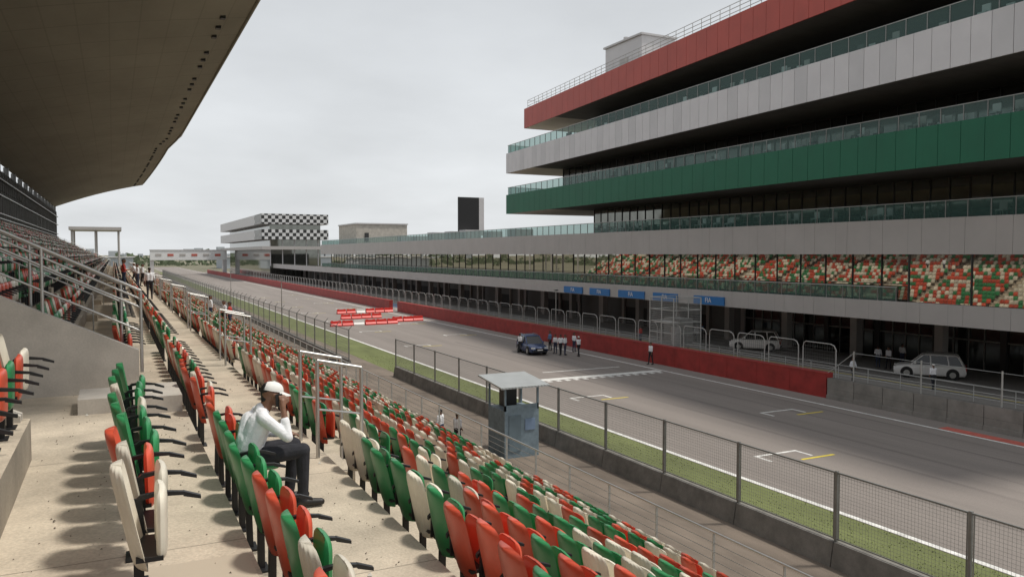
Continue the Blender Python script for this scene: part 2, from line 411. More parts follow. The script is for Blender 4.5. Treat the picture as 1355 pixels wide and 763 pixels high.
# ------------------------------------------------------------ debris fences
def fence(name,x,y0,y1,step,zb,zt_,postm,wirem,vs,hs,wr,block=None,lean=0):
    f=MB(); y=y0
    while y<=y1+.01:
        f.box(x-.04,x+.04,y-.04,y+.04,0 if not block else zb-.05,zt_+.05,postm)
        if y<y1-.01:
            f.tube((x,y,zt_),(x,y+step,zt_),.03,postm,6); f.tube((x,y,zb+.08),(x,y+step,zb+.08),.022,postm,6)
            if lean: f.tube((x,y,zt_),(x+lean,y,zt_+.35),.03,postm,6)
            for q in (.09,step-.09): f.tube((x,y+q,zb+.05),(x,y+q,zt_),.018,postm,5)
        if block and y<y1-.01:
            f.hexa([(x-.22,y+.02,0.0),(x+.3,y+.02,0.0),(x+.3,y+step-.02,0.0),(x-.22,y+step-.02,0.0),(x-.10,y+.02,zb-.0),(x+.12,y+.02,zb),(x+.12,y+step-.02,zb),(x-.10,y+step-.02,zb)],block)
            f.box(x-.09,x+.11,y-.02,y+.02,0,zb-.05,block)
        y+=step
    z=zb+.12
    while z<zt_-.02:
        f.tube((x+.01,y0,z),(x+.01,y1,z),wr,wirem,4); z+=hs
    y=y0
    while y<y1:
        f.tube((x,y,zb+.08),(x,y,zt_),wr,wirem,3); y+=vs
    return f.build(name)
fence("debris_fence",18.5,-8,56,4.0,.72,2.72,steel_d,wire_m,.1,.1,.0035,block=block_m)
fence("debris_fence",16.6,62,330,4.0,.6,3.0,steel_d,wire_m,.25,.22,.007,block=block_m,lean=.3)
YW=35.3
w=MB()
y=YW
while y<400:
    w.box(39.7,40.3,y,y+2.98,0,1.5,redp); w.box(39.68,40.32,y,y+2.98,1.5,1.56,redp); y+=3
    if 118<y<121: y+=4
w.build("pit_wall")
w=MB(); y=YW-.1
while y>-20:
    w.box(39.7,40.2,y-1.96,y,0,1.28,blockL_m); w.box(39.62,40.3,y-1.98,y,0,.25,blockL_m); y-=2
w.build("concrete_pit_barrier")
f=MB(); x=41.0; y=YW+.3
while y<330:
    for s_,yy in ((1,y+.1),(-1,y+2.8)):
        f.path([(x,yy,1.0),(x,yy,2.9),(x-.05,yy+.12*s_,3.15),(x-.1,yy+.35*s_,3.25)],.035,wire_l,6)
    f.tube((x-.1,y+.4,3.25),(x-.1,y+2.5,3.25),.03,wire_l,6)
    f.tube((x,y+.1,1.8),(x,y+2.8,1.8),.018,wire_l,6)
    if y<160:
        for k in range(13): f.tube((x,y+.2+.2*k,1.0),(x,y+.2+.2*k,3.2),.006,wire_m,3)
        for k in range(9): f.tube((x,y+.1,1.2+.22*k),(x,y+2.8,1.2+.22*k),.006,wire_m,3)
    y+=3.1
f.build("pit_wall_fence")
f=MB()
for y in (16,20,24.5,29,33.5):
    f.tube((40.0,y,1.2),(40.0,y,3.1),.05,steel,6)
for z_ in (1.7,2.2,3.0): f.tube((40,-10,z_),(40,33.5,z_),.012,steel,4)
f.tube((40,33.5,3.0),(40,35.5,1.5),.02,steel,4)
f.build("wire_safety_fence")
f=MB(); y=20
while y<300:
    f.tube((46.2,y,0),(46.2,y,1.1),.025,wire_l,5); y+=2.5
for z_ in (.4,.75,1.1): f.tube((46.2,20,z_),(46.2,300,z_),.018,wire_l,4)
f.build("crowd_railing")

# ------------------------------------------------------------ pit building
pb=empty("pit_building")
def lin(xa,ya,xb,yb): return lambda y: xa+(xb-xa)*(y-ya)/(yb-ya)
def band(name,fxn,y0,y1,z0,z1,depth,mats,pw,ysoff=84):
    b=MB()
    X=fxn
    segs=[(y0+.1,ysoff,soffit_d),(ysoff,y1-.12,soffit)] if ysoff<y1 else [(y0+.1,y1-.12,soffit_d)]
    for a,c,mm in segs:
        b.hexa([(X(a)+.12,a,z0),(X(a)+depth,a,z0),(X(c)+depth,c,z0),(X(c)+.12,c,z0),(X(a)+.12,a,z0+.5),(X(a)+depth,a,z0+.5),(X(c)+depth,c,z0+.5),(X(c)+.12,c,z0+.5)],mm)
    y=y0
    while y<y1-.05:
        ye=min(y+pw,y1); g_=.015 if pw<3 else .01
        a=X(y+g_);c=X(ye-g_)
        b.hexa([(a,y+g_,z0-.02),(a+.12,y+g_,z0-.02),(c+.12,ye-g_,z0-.02),(c,ye-g_,z0-.02),(a,y+g_,z1),(a+.12,y+g_,z1),(c+.12,ye-g_,z1),(c,ye-g_,z1)],random.choice(mats)); y+=pw
    b.hexa([(X(y0)+.12,y0+.2,z0+.01),(X(y0)+.2,y0+.2,z0+.01),(X(y1)+.2,y1-.2,z0+.01),(X(y1)+.12,y1-.2,z0+.01),(X(y0)+.12,y0+.2,z1-.04),(X(y0)+.2,y0+.2,z1-.04),(X(y1)+.2,y1-.2,z1-.04),(X(y1)+.12,y1-.2,z1-.04)],mull)
    x=X(y1); n=int(depth/pw)+1
    for k in range(n):
        xa=x+k*pw+.01; xb=min(x+(k+1)*pw,x+depth)-.01
        if xb>xa: b.box(xa,xb,y1-.10,y1+.02,z0-.02,z1,mats[0])
    for k in range(n):
        xa=X(y0)+k*pw+.01; xb=min(X(y0)+(k+1)*pw,X(y0)+depth)-.01
        if xb>xa: b.box(xa,xb,y0-.02,y0+.09,z0-.02,z1,mats[0])
    return b.build(name,pb)
def balus(name,fxn,y0,y1,z0,z1,inset=.25,endx=8):
    b=MB(); y=y0
    X=lambda y: fxn(y)+inset
    while y<y1-.1:
        ye=min(y+1.5,y1)
        b.quad((X(y)+0,y+.03,z0),(X(ye),ye-.03,z0),(X(ye),ye-.03,z1-.03),(X(y),y+.03,z1-.03),glass_b)
        b.box(X(y)-.03,X(y)+.03,y-.03,y+.03,z0-.2,z1,steel_d); y+=1.5
    b.tube((X(y0),y0,z1),(X(y1),y1,z1),.035,steel,6)
    yy=y1; x=X(y1)
    for k in range(int(endx/1.5)):
        b.quad((x+k*1.5+.03,yy-.3,z0),(x+k*1.5+1.47,yy-.3,z0),(x+k*1.5+1.47,yy-.3,z1-.03),(x+k*1.5+.03,yy-.3,z1-.03),glass_b)
        b.box(x+k*1.5-.03,x+k*1.5+.03,yy-.33,yy-.27,z0-.2,z1,steel_d)
    b.tube((x,yy-.3,z1),(x+endx,yy-.3,z1),.035,steel,6)
    return b.build(name,pb)
def glazing(name,x,y0,y1,z0,z1,mat,step=1.5,rows=2,depth=14,mm=mull,mw=.03):
    b=MB(); y=y0
    n=max(1,round((y1-y0)/step)); sy=(y1-y0)/n
    for i in range(n):
        for k in range(rows):
            ya=y0+i*sy+.01; yb_=y0+(i+1)*sy-.01; za=z0+(z1-z0)*k/rows; zb=z0+(z1-z0)*(k+1)/rows
            t1,t2,t3=[random.uniform(-.008,.008) for _ in range(3)]
            b.quad((x+t1,ya,za),(x+t2,yb_,za),(x+t2+t3,yb_,zb),(x+t1+t3,ya,zb),mat)
    b.box(x+.05,x+.1,y0,y1,z0,z1,dark_in)
    b.box(x+.1,x+depth,y1-.1,y1,z0,z1,mat); b.box(x+.1,x+depth,y0,y0+.1,z0,z1,mat)
    for i in range(n+1):
        y=y0+i*sy; b.box(x-.08,x-.012,y-mw,y+mw,z0,z1,mm)
    for k in range(rows+1):
        zz=z0+(z1-z0)*k/rows; b.box(x-.06,x-.014,y0,y1,max(z0,zz-mw),min(z1,zz+mw),mm)
    xx=x
    while xx<x+depth: b.box(xx-.03,xx+.03,y1+.002,y1+.08,z0,z1,mm); xx+=step
    return b.build(name,pb)
YN=14
fG=lin(45,26.5,47.3,96); fW=lin(43.4,25.6,47.3,96); fR=lin(43.3,35.6,48.6,93.3); fB=lambda y:48.0
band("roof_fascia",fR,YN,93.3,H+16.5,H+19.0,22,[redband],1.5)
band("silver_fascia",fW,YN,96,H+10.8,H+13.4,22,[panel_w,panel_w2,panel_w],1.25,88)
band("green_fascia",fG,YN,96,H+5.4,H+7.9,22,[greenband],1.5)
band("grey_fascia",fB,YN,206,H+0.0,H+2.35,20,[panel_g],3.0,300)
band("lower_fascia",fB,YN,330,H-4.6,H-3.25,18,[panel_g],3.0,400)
balus("balustrade_upper",fW,YN,96,H+13.4,H+14.5,endx=9)
balus("balustrade_mid",fG,YN,96,H+7.9,H+8.9,endx=9)
balus("balustrade_low",fB,YN,206,H+2.35,H+3.45,endx=9)
balus("balustrade_first",fB,37,206,H-3.25,H-2.3,endx=3)
glazing("glazing_top",54.0,YN,84,H+13.3,H+16.5,glass_d,1.5,1)
glazing("glazing_mid",51.5,YN,88,H+7.8,H+10.8,glass_d,1.5,1)
glazing("glazing_low",53.0,YN,83,H+0.5,H+5.4,glass_l,1.5,2)
glazing("glazing_first",49.3,36.5,200,H-4.2,H+0.0,glass_m,2.5,2,depth=16,mw=.025)
glazing("glazing_first_bay",48.2,YN,36,H-3.25,H+0.0,glass_m,4.4,1,depth=16)
b=MB()
for zf,xf,yn in ((H+7.95,fG,50),(H+13.45,fW,40),(H+2.4,fB,60)):
    for i in range(yn):
        y=random.uniform(YN+2,82); x=xf(y)+random.uniform(1.2,3.2); c_=random.choice((signs_w,panel_g,mull))
        b.box(x,x+.5,y,y+.5,zf+.35,zf+.45,c_); b.box(x+.42,x+.5,y,y+.5,zf+.45,zf+.95,c_)
        for (dx,dy) in ((0,0),(.45,0),(0,.45),(.45,.45)): b.box(x+dx,x+dx+.04,y+dy,y+dy+.04,zf,zf+.35,c_)
b.build("terrace_chairs",pb)
b=MB()
b.box(49,70,YN+.5,92,H+18.2,H+18.3,roof_t)
for y in range(24,330,8):
    b.box(57.6,58.3,y,y+.7,0,H-4.6,panel_g)
b.build("columns",pb)
b=MB()
b.box(59.5,59.7,YN,330,0,H-4.55,dark_in)
b.box(59.35,59.6,YN,330,H-5.6,H-4.55,panel_g)
y=YN
shut=M("garage_shutter",(0.14,0.14,0.135),0.5,var=0.15,scale=0.5,stripes=(2,0.12,0.3,0.3))
while y<330:
    b.box(59.2,59.5,y,y+.5,0,H-5.6,panel_g if y>58 else mull)
    if y>58: b.box(59.42,59.48,y+.5,y+5.5,2.2 if random.random()<.6 else 0.02,H-5.62,shut)
    else:
        b.box(59.40,59.44,y+.5,y+5.5,0.1,H-5.62,glass_d)
        for k in range(1,4): b.box(59.3,59.39,y+.5+k*1.25,y+.56+k*1.25,0,H-5.62,steel_d)
        b.box(59.3,59.39,y+.5,y+5.5,2.3,2.4,steel_d)
    y+=5.5
b.build("garages",pb)
b=MB(); b.box(61,75,YN,206,H-4.5,H+.1,dark_in); b.build("core",pb)
b=MB(); b.box(50.9,55.3,70.5,77.5,H+18.3,H+23.4,panel_w); b.box(50.7,55.5,70.3,77.7,H+23.4,H+23.6,panel_w2); b.box(50.84,50.9,73,74.5,H+19.5,H+21.6,panel_g)
b.tube((52,75,H+23.6),(52,75,H+24.3),.3,panel_w2,12)
b.build("plant_room",pb)
b=MB()
for k in range(60):
    y=YN+k*1.3
    if y<93: b.tube((fR(y)+.4,y,H+19),(fR(y)+.4,y,H+20.1),.03,wire_l,5)
for zz in (19.4,19.75,20.1): b.tube((fR(YN)+.4,YN,H+zz),(fR(93)+.4,93,H+zz),.03,wire_l,5)
for k in range(9): b.tube((fR(93)+.4+k*1.3,93,H+19),(fR(93)+.4+k*1.3,93,H+20.1),.03,wire_l,5)
for zz in (19.4,20.1): b.tube((fR(93)+.4,93,H+zz),(fR(93)+11,93,H+zz),.03,wire_l,5)
b.build("roof_railing",pb)
def text_mesh(txt,size,mat,name,parent,loc,rot):
    c=bpy.data.curves.new(name,'FONT'); c.body=txt; c.size=size; c.align_x='CENTER'; c.align_y='CENTER'; c.extrude=.004
    o=bpy.data.objects.new(name,c); COL.objects.link(o); c.materials.append(mat); o.location=loc; o.rotation_euler=rot; o.parent=parent; return o
for (pa,pb_) in ((918,958),(864,896),(818,852),(780,806),(746,770)):
    e=empty("garage_sign"); x=47.85; ya,yb_=px2y(x,pb_),px2y(x,pa)
    m=MB(); m.box(x,x+.12,ya,yb_,H-4.55,H-3.8,sign_b); m.build("board",e)
    text_mesh("FIA",.62,signs_w,"lettering",e,(x-.03,(ya+yb_)/2,H-4.17),(math.radians(90),0,math.radians(-90)))

# ------------------------------------------------------------ distant control building (chequered)
chk=bpy.data.materials.new("chequer_cladding"); chk.use_nodes=True
N=chk.node_tree.nodes; L=chk.node_tree.links
tc=N.new("ShaderNodeTexCoord"); ck=N.new("ShaderNodeTexChecker"); ck.inputs["Scale"].default_value=1.0
mp=N.new("ShaderNodeMapping"); mp.inputs["Scale"].default_value=(1/1.15,1/1.15,1/1.15); mp.inputs["Location"].default_value=(.03,.37,.02)
ck.inputs["Color1"].default_value=(.65,.65,.65,1); ck.inputs["Color2"].default_value=(.03,.03,.03,1)
L.new(tc.outputs["Object"],mp.inputs[0]); L.new(mp.outputs[0],ck.inputs[0]); L.new(ck.outputs[0],N["Principled BSDF"].inputs["Base Color"])
cb=MB()
cx0,cx1,cy0,cy1=44,66,272,385
for (z0,z1) in ((H+10.0,H+13.4),(H+4.9,H+8.2)):
    cb.box(cx0,cx1,cy0,cy1,z0,z1,panel_w); cb.box(cx0-.02,cx1+.02,cy0-.15,cy0-.02,z0+.01,z1-.01,chk); cb.box(cx0-.15,cx0-.02,cy0-.01,cy0+14,z0+.01,z1-.01,chk)
for (z0,z1) in ((0,H+4.9),(H+8.2,H+10.0)): cb.box(cx0+3,cx1-2,cy0+3,cy1-8,z0,z1,glass_l)
cb.box(cx0,cx1,cy0,cy1,H+1.5,H+2.6,panel_g)
for k in range(5): cb.box(cx0+3+k*4,cx0+3.3+k*4,cy0+2.8,cy0+2.95,H-4,H+4.9,panel_w)
cb.build("race_control_building")
b=MB(); b.box(51,63.5,183,199,H+2.35,H+7.0,conc_wall); b.box(50.8,63.7,182.8,199.2,H+7.0,H+7.3,panel_w); b.box(53,54,182.9,182.98,H+3,H+5,mull); b.build("terrace_building")
b=MB(); b.box(55.9,60.0,133,133.3,H+4.0,H+10.3,black); b.box(60.0,61.0,133,134.5,H+3.4,H+10.3,panel_w)
for x in (56.5,59.4): b.box(x,x+.3,133.4,133.7,H+2.3,H+4,steel_d)
b.build("scoreboard")
b=MB()
for k in range(7):
    y=110+k*9+random.random()*3; b.box(56,58+random.random()*2,y,y+3,H+2.2,H+3.4+random.random(),panel_w2)
b.build("rooftop_ventilation_units")
b=MB(); b.box(14,45,372,376,H-2.6,H+1.6,signs_w); b.box(13.8,45.2,371.8,376.2,H+1.6,H+1.9,panel_w)
for x in (14,43.5): b.box(x,x+1.5,372.5,375.5,0,H-2.6,panel_w)
for k in range(6): b.box(16+k*4.8,18.4+k*4.8,371.9,371.97,H-.9,H+.1,redkerb if k%2 else panel_g)
b.build("gantry_bridge")
b=MB(); b.box(-7.5,1.5,172,184,H+4.6,H+5.2,panel_g)
for x in (-7,-3,1): 
    for y in (173,183): b.tube((x,y,0),(x,y,H+4.6),.2,panel_g,8)
b.build("canopy_shelter")
b=MB()
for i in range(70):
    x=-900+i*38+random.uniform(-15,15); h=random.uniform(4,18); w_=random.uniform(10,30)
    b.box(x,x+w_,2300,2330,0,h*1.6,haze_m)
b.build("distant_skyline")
t=MB()
for i in range(7000):
    x=random.uniform(-500,900); hh=6+3*math.sin(x*.03)+2.5*math.sin(x*.11+1)+1.5*math.sin(x*.31)
    y=random.uniform(640,700); z_=random.uniform(0,max(2,hh)); s_=random.uniform(.8,2.2)
    a=random.uniform(0,6.28); dx=math.cos(a)*s_; dy=math.sin(a)*s_*.5; dz=s_*random.uniform(.4,1)
    t.quad((x-dx,y-dy,z_-dz*.3),(x+dx*.6,y+dy,z_-dz),(x+dx,y+dy,z_+dz*.4),(x-dx*.5,y-dy,z_+dz),tree_m)
t.build("distant_trees")
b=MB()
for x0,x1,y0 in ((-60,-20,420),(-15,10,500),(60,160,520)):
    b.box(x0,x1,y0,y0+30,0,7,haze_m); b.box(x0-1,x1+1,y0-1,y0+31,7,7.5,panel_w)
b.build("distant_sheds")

# ------------------------------------------------------------ booth
b=MB(); bx,by=15.2,31.0
b.box(bx,bx+1.7,by,by+1.7,0,2.1,booth_m)
for (x,y) in ((bx+.04,by+.04),(bx+1.66,by+.04),(bx+.04,by+1.66),(bx+1.66,by+1.66)): b.box(x-.04,x+.04,y-.04,y+.04,2.1,3.2,booth_m)
b.box(bx,bx+1.7,by,by+.06,2.1,2.35,booth_m); b.box(bx+.5,bx+1.1,by+1.0,by+1.6,2.1,2.9,black)
b.hexa([(bx-.35,by-.4,3.15),(bx+2.05,by-.4,3.15),(bx+2.05,by+2.1,3.4),(bx-.35,by+2.1,3.4),(bx-.35,by-.4,3.22),(bx+2.05,by-.4,3.22),(bx+2.05,by+2.1,3.47),(bx-.35,by+2.1,3.47)],tin)
b.box(bx+.2,bx+.8,by-.03,by-.003,.3,1.9,M("booth_panel",(0.14,0.19,0.22),.6)); b.box(bx+1.0,bx+1.5,by-.03,by-.003,1.2,1.7,blue_pl)
b.tube((bx+.85,by+2.2,0),(bx+.85,by+2.2,3.4),.04,steel,6)
b.build("marshal_booth")
b=MB(); tx0,tx1,ty0,ty1=40.6,43.4,51.6,54.8
for x in (tx0,tx1):
    for y in (ty0,(ty0+ty1)/2,ty1): b.tube((x,y,0),(x,y,5.4),.05,wire_l,6)
for zz in (1.5,2.5,3.4,4.4,5.4):
    for x in (tx0,tx1): b.tube((x,ty0,zz),(x,ty1,zz),.035,wire_l,5)
    for y in (ty0,ty1): b.tube((tx0,y,zz),(tx1,y,zz),.035,wire_l,5)
for k in range(22):
    b.tube((tx0,ty0+k*.15,1.5),(tx0,ty0+k*.15,5.4),.012,wire_l,3); b.tube((tx0+k*.13,ty0,1.5),(tx0+k*.13,ty0,5.4),.012,wire_l,3)
for k in range(26): b.tube((tx0,ty0,1.5+k*.15),(tx0,ty1,1.5+k*.15),.012,wire_l,3); b.tube((tx0,ty0,1.5+k*.15),(tx1,ty0,1.5+k*.15),.012,wire_l,3)
b.box(tx0,tx1,ty0,ty1,1.45,1.5,steel_d); b.box(tx0+.6,tx0+1.1,ty0+.5,ty0+1.1,1.5,3.0,panel_w); b.box(tx0,tx0+1.0,ty0+.6,ty1-.6,3.3,3.4,panel_w); b.box(tx0+1.5,tx1,ty0+1,ty1,1.5,3.6,steel_d)
b.build("starter_platform")
for (x,y,h) in ((17.5,95,6),(17.5,140,6),(43,75,5)):
    b=MB(); b.tube((x,y,0),(x,y,h),.07,steel,8,r2=.045); b.box(x-.2,x+.2,y-.15,y+.15,h,h+.15,steel_d); b.build("camera_pole")

# ------------------------------------------------------------ plastic barriers
def barrier(x,y,rot,m):
    b=MB(); L_=1.35; P=[(-.3,0),(.3,0),(.3,.15),(.14,.35),(.11,.66),(-.11,.66),(-.14,.35),(-.3,.15)]
    vs=[(-L_/2,p[0],p[1]) for p in P]+[(L_/2,p[0],p[1]) for p in P]; n=8
    fs=[(i,(i+1)%n,(i+1)%n+n,i+n) for i in range(n)]+[tuple(range(n))[::-1],tuple(range(n,2*n))]
    b.add(vs,fs,m); b.box(-L_/2+.1,-L_/2+.3,-.12,.12,.66,.71,m); b.box(L_/2-.3,L_/2-.1,-.12,.12,.66,.71,m)
    b.box(-.5,-.1,-.31,-.302,.02,.13,m); 
    return b.build("plastic_road_barrier",None,(x,y,.012),rot)
for xs,y,n in ((24.6,98,6),(33.6,101,3),(28.5,108,4),(30.5,118,6)):
    for k in range(n): barrier(xs+k*1.5,y+k*.1+random.uniform(-.1,.1),random.uniform(-.05,.05)+.06,barr_w if (k==2 and n==6) else barr_r)

# ------------------------------------------------------------ cars
def car(name,paint,Lc,Wc,Hc,loc,rot):
    e=empty(name); e.location=loc; e.rotation_euler[2]=rot
    hl=Lc/2; hw=Wc/2; belt=Hc*.58; clr=.22
    st_=[(-hl,.45,belt*.80,hw*.86),(-hl+.10,.26,belt*.98,hw*.95),(-hl+.6,clr,belt,hw),(0,clr,belt,hw),(hl-1.25,clr,belt*.98,hw),(hl-.95,clr,belt*.94,hw),(hl-.25,clr,belt*.83,hw*.95),(hl-.05,.28,belt*.70,hw*.88),(hl,.4,belt*.55,hw*.80)]
    b=MB(); vs=[]; 
    for x,zb,zt_,w_ in st_:
        vs+=[(x,-w_*.92,zb),(x,-w_,zb+.12),(x,-w_,zt_-.22),(x,-w_*.96,zt_-.06),(x,-w_*.86,zt_),(x,w_*.86,zt_),(x,w_*.96,zt_-.06),(x,w_,zt_-.22),(x,w_,zb+.12),(x,w_*.92,zb)]
    n=10; fs=[]
    for i in range(len(st_)-1):
        for j in range(n):
            a=i*n+j; c=i*n+(j+1)%n; fs.append((a,c,c+n,a+n))
    fs.append(tuple(range(n))); fs.append(tuple(range((len(st_)-1)*n,len(st_)*n))[::-1])
    b.add(vs,fs,paint,True); b.build("body",e)
    rb=-hl+.18; fb=hl-1.15; rt=-hl+.55; ft=hl-1.95; wt=hw*.76; wb=hw*.90
    b=MB()
    B=[(rb,-wb,belt-.03),(fb,-wb,belt-.05),(fb,wb,belt-.05),(rb,wb,belt-.03)]; T=[(rt,-wt,Hc-.08),(ft,-wt,Hc-.08),(ft,wt,Hc-.08),(rt,wt,Hc-.08)]
    b.hexa(B+T,M("car_glass",(.015,.018,.02),.06,var=0)); b.build("windows",e)
    b=MB()
    b.hexa([(rt-.08,-wt-.03,Hc-.10),(ft+.06,-wt-.03,Hc-.10),(ft+.06,wt+.03,Hc-.10),(rt-.08,wt+.03,Hc-.10),(rt+.1,-wt+.1,Hc),(ft-.2,-wt+.1,Hc-.01),(ft-.2,wt-.1,Hc-.01),(rt+.1,wt-.1,Hc)],paint)
    for s_ in (-1,1):
        for t0,t1 in (((rb,s_*wb,belt-.03),(rt,s_*wt,Hc-.08)),((fb,s_*wb,belt-.05),(ft,s_*wt,Hc-.08)),((-.1,s_*wb,belt-.03),(-.05,s_*wt,Hc-.08)),((-hl+1.1,s_*wb,belt-.03),(-hl+1.2,s_*wt,Hc-.08))): b.tube(t0,t1,.045,paint,6)
        b.tube((rt+.1,s_*(wt-.08),Hc+.05),(ft-.2,s_*(wt-.08),Hc+.05),.02,steel_d,6)
        b.box(fb-.35,fb-.2,s_*(wb+.02)-.1*(s_<0),s_*(wb+.02)+.1*(s_>0)+(.0),belt+.02,belt+.16,paint) 
    b.build("roof",e)
    b=MB()
    for s_ in (-1,1):
        for x in (-hl+.85,hl-.9):
            y=s_*(hw-.10)
            b.tube((x,y-.13,.345),(x,y+.13,.345),.345,rubber,20); b.tube((x,y-.14,.345),(x,y+.14,.345),.21,steel,14)
            b.tube((x,s_*(hw-.16),.38),(x,s_*(hw+.004),.38),.42,black,20)
    b.build("wheels",e)
    b=MB(); lit=M("headlamp",(.7,.7,.68),.1,var=0); tl=M("taillamp",(.4,.01,.01),.2,var=0)
    for s_ in (-1,1):
        b.box(hl-.24,hl-.02,s_*hw*.70-.17,s_*hw*.70+.17,belt*.62,belt*.76,lit); b.box(-hl-.01,-hl+.2,s_*hw*.78-.1,s_*hw*.78+.1,belt*.62,belt*.92,tl)
    b.box(hl-.1,hl+.02,-hw*.45,hw*.45,belt*.52,belt*.68,black); b.box(hl-.1,hl+.015,-hw*.75,hw*.75,.3,.42,black); b.box(-hl-.03,-hl+.1,-hw*.8,hw*.8,.35,.5,black)
    b.box(hl+.02,hl+.035,-.26,.26,.44,.55,signs_w); b.box(-hl-.035,-hl-.02,-.26,.26,.6,.72,signs_w)
    b.build("lamps_and_grille",e)
    return e
car("parked_car",M("paint_dark_blue",(.05,.075,.16),.25,metal=.3,var=.03),4.0,1.75,1.65,(33.9,63.5,.012),math.radians(-97))
car("parked_car",M("paint_silver",(.74,.73,.71),.3,metal=.0,var=.03),4.7,1.9,1.75,(53.3,38.0,.012),math.radians(125))
car("parked_car",M("paint_white",(.85,.82,.78),.3,metal=.0,var=.03),4.6,1.8,1.85,(53.8,56.2,.012),math.radians(130))

# ------------------------------------------------------------ people
def cap_mesh(p,q,r1,r2,n=12,hr=4):
    p=Vector(p);q=Vector(q);d=q-p
    if d.length<1e-5: d=Vector((0,0,1e-4)); q=p+d
    d=d.normalized();a=d.orthogonal().normalized();b=d.cross(a);vs=[p-d*r1];fs=[]
    rings=[]
    for i in range(1,hr+1):
        t=math.pi/2*i/hr; rings.append((p-d*r1*math.cos(t),r1*math.sin(t)))
    for i in range(hr):
        t=math.pi/2*i/hr; rings.append((q+d*r2*math.sin(t),r2*math.cos(t)))
    for c,r in rings:
        for k in range(n):
            u=2*math.pi*k/n; vs.append(c+(a*math.cos(u)+b*math.sin(u))*r)
    vs.append(q+d*r2)
    for k in range(n): fs.append((0,1+(k+1)%n,1+k))
    for i in range(len(rings)-1):
        for k in range(n):
            A=1+i*n+k;B=1+i*n+(k+1)%n; fs.append((A,B,B+n,A+n))
    e=len(vs)-1;o=1+(len(rings)-1)*n
    for k in range(n): fs.append((o+k,o+(k+1)%n,e))
    return vs,fs
def figure_mesh(name,caps,lm,voxel,smooth=4):
    mb=MB()
    for c in caps:
        vs,fs=cap_mesh(*c[:4]); mb.add(vs,fs,black)
    o=mb.build("tmpfig")
    md=o.modifiers.new("r",'REMESH'); md.mode='VOXEL'; md.voxel_size=voxel; md.use_smooth_shade=True
    if smooth: s2=o.modifiers.new("s",'SMOOTH'); s2.iterations=smooth; s2.factor=.5
    dg=bpy.context.evaluated_depsgraph_get(); dg.update()
    me=bpy.data.meshes.new_from_object(o.evaluated_get(dg)); me.name=name
    bpy.data.objects.remove(o)
    me.materials.clear(); labs=[]
    for c in caps:
        if lm[c[4]] not in labs: labs.append(lm[c[4]])
    for m in labs: me.materials.append(m)
    C=[(Vector(c[0]),Vector(c[1]),c[2],c[3],labs.index(lm[c[4]])) for c in caps]
    for f in me.polygons:
        x=f.center; best=9;bi=0
        for p,q,r1,r2,k in C:
            d=q-p; l=d.length_squared; t=0 if l<1e-9 else max(0,min(1,(x-p).dot(d)/l))
            dd=(x-(p+d*t)).length-(r1+(r2-r1)*t)
            if dd<best: best=dd;bi=k
        f.material_index=bi; f.use_smooth=True
    return me
skin=M("skin_brown",(.20,.095,.055),.55,var=.08,scale=20); hair=M("hair_black",(.012,.01,.01),.6,var=.2,scale=40)
shirt=M("shirt_white",(.78,.78,.80),.85,var=.05,scale=12,bump=1.0,bscale=9); trou=M("trousers_dark",(.022,.022,.028),.9,var=.15,scale=12,bump=1.0,bscale=9)
shoe=M("shoe_black",(.015,.013,.012),.5); capm=M("cap_white",(.78,.77,.74),.8,var=.05,scale=20)
jeans=M("trousers_blue",(.04,.05,.09),.9); redshirt=M("shirt_red",(.45,.05,.04),.85); blueshirt=M("shirt_blue",(.12,.2,.35),.85)
def head_caps(c,fwd,up=Vector((0,0,1)),hairlab='hair',fine=False):
    c=Vector(c); f=Vector(fwd).normalized(); s=f.cross(up).normalized(); L_=[]
    L_+= [(c+up*.02-f*.025,c+up*.02+f*.025,.088,.082,'skin'),(c+up*.0+f*.03,c-up*.055+f*.055,.066,.045,'skin'),
          (c-up*.02-f*.03,c-up*.13-f*.035,.055,.058,'skin')]
    L_+= [(c+up*.048-f*.045,c+up*.052+f*.02,.078,.076,hairlab),(c-f*.055+up*.01,c-f*.055-up*.05,.06,.045,'hair')]
    if fine:
        L_+= [(c+f*.105+up*.012,c+f*.122-up*.022,.008,.013,'skin'),(c+f*.098-up*.048,c+f*.095-up*.05,.014,.014,'lip'),
              (c+f*.085-up*.085,c+f*.08-up*.087,.022,.022,'skin')]
        for k in (-1,1):
            L_+= [(c+s*.086*k-f*.005+up*.015,c+s*.086*k-f*.01-up*.025,.014,.010,'skin'),(c+f*.092+s*.032*k+up*.018,c+f*.092+s*.034*k+up*.018,.011,.011,'eye')]
    return L_
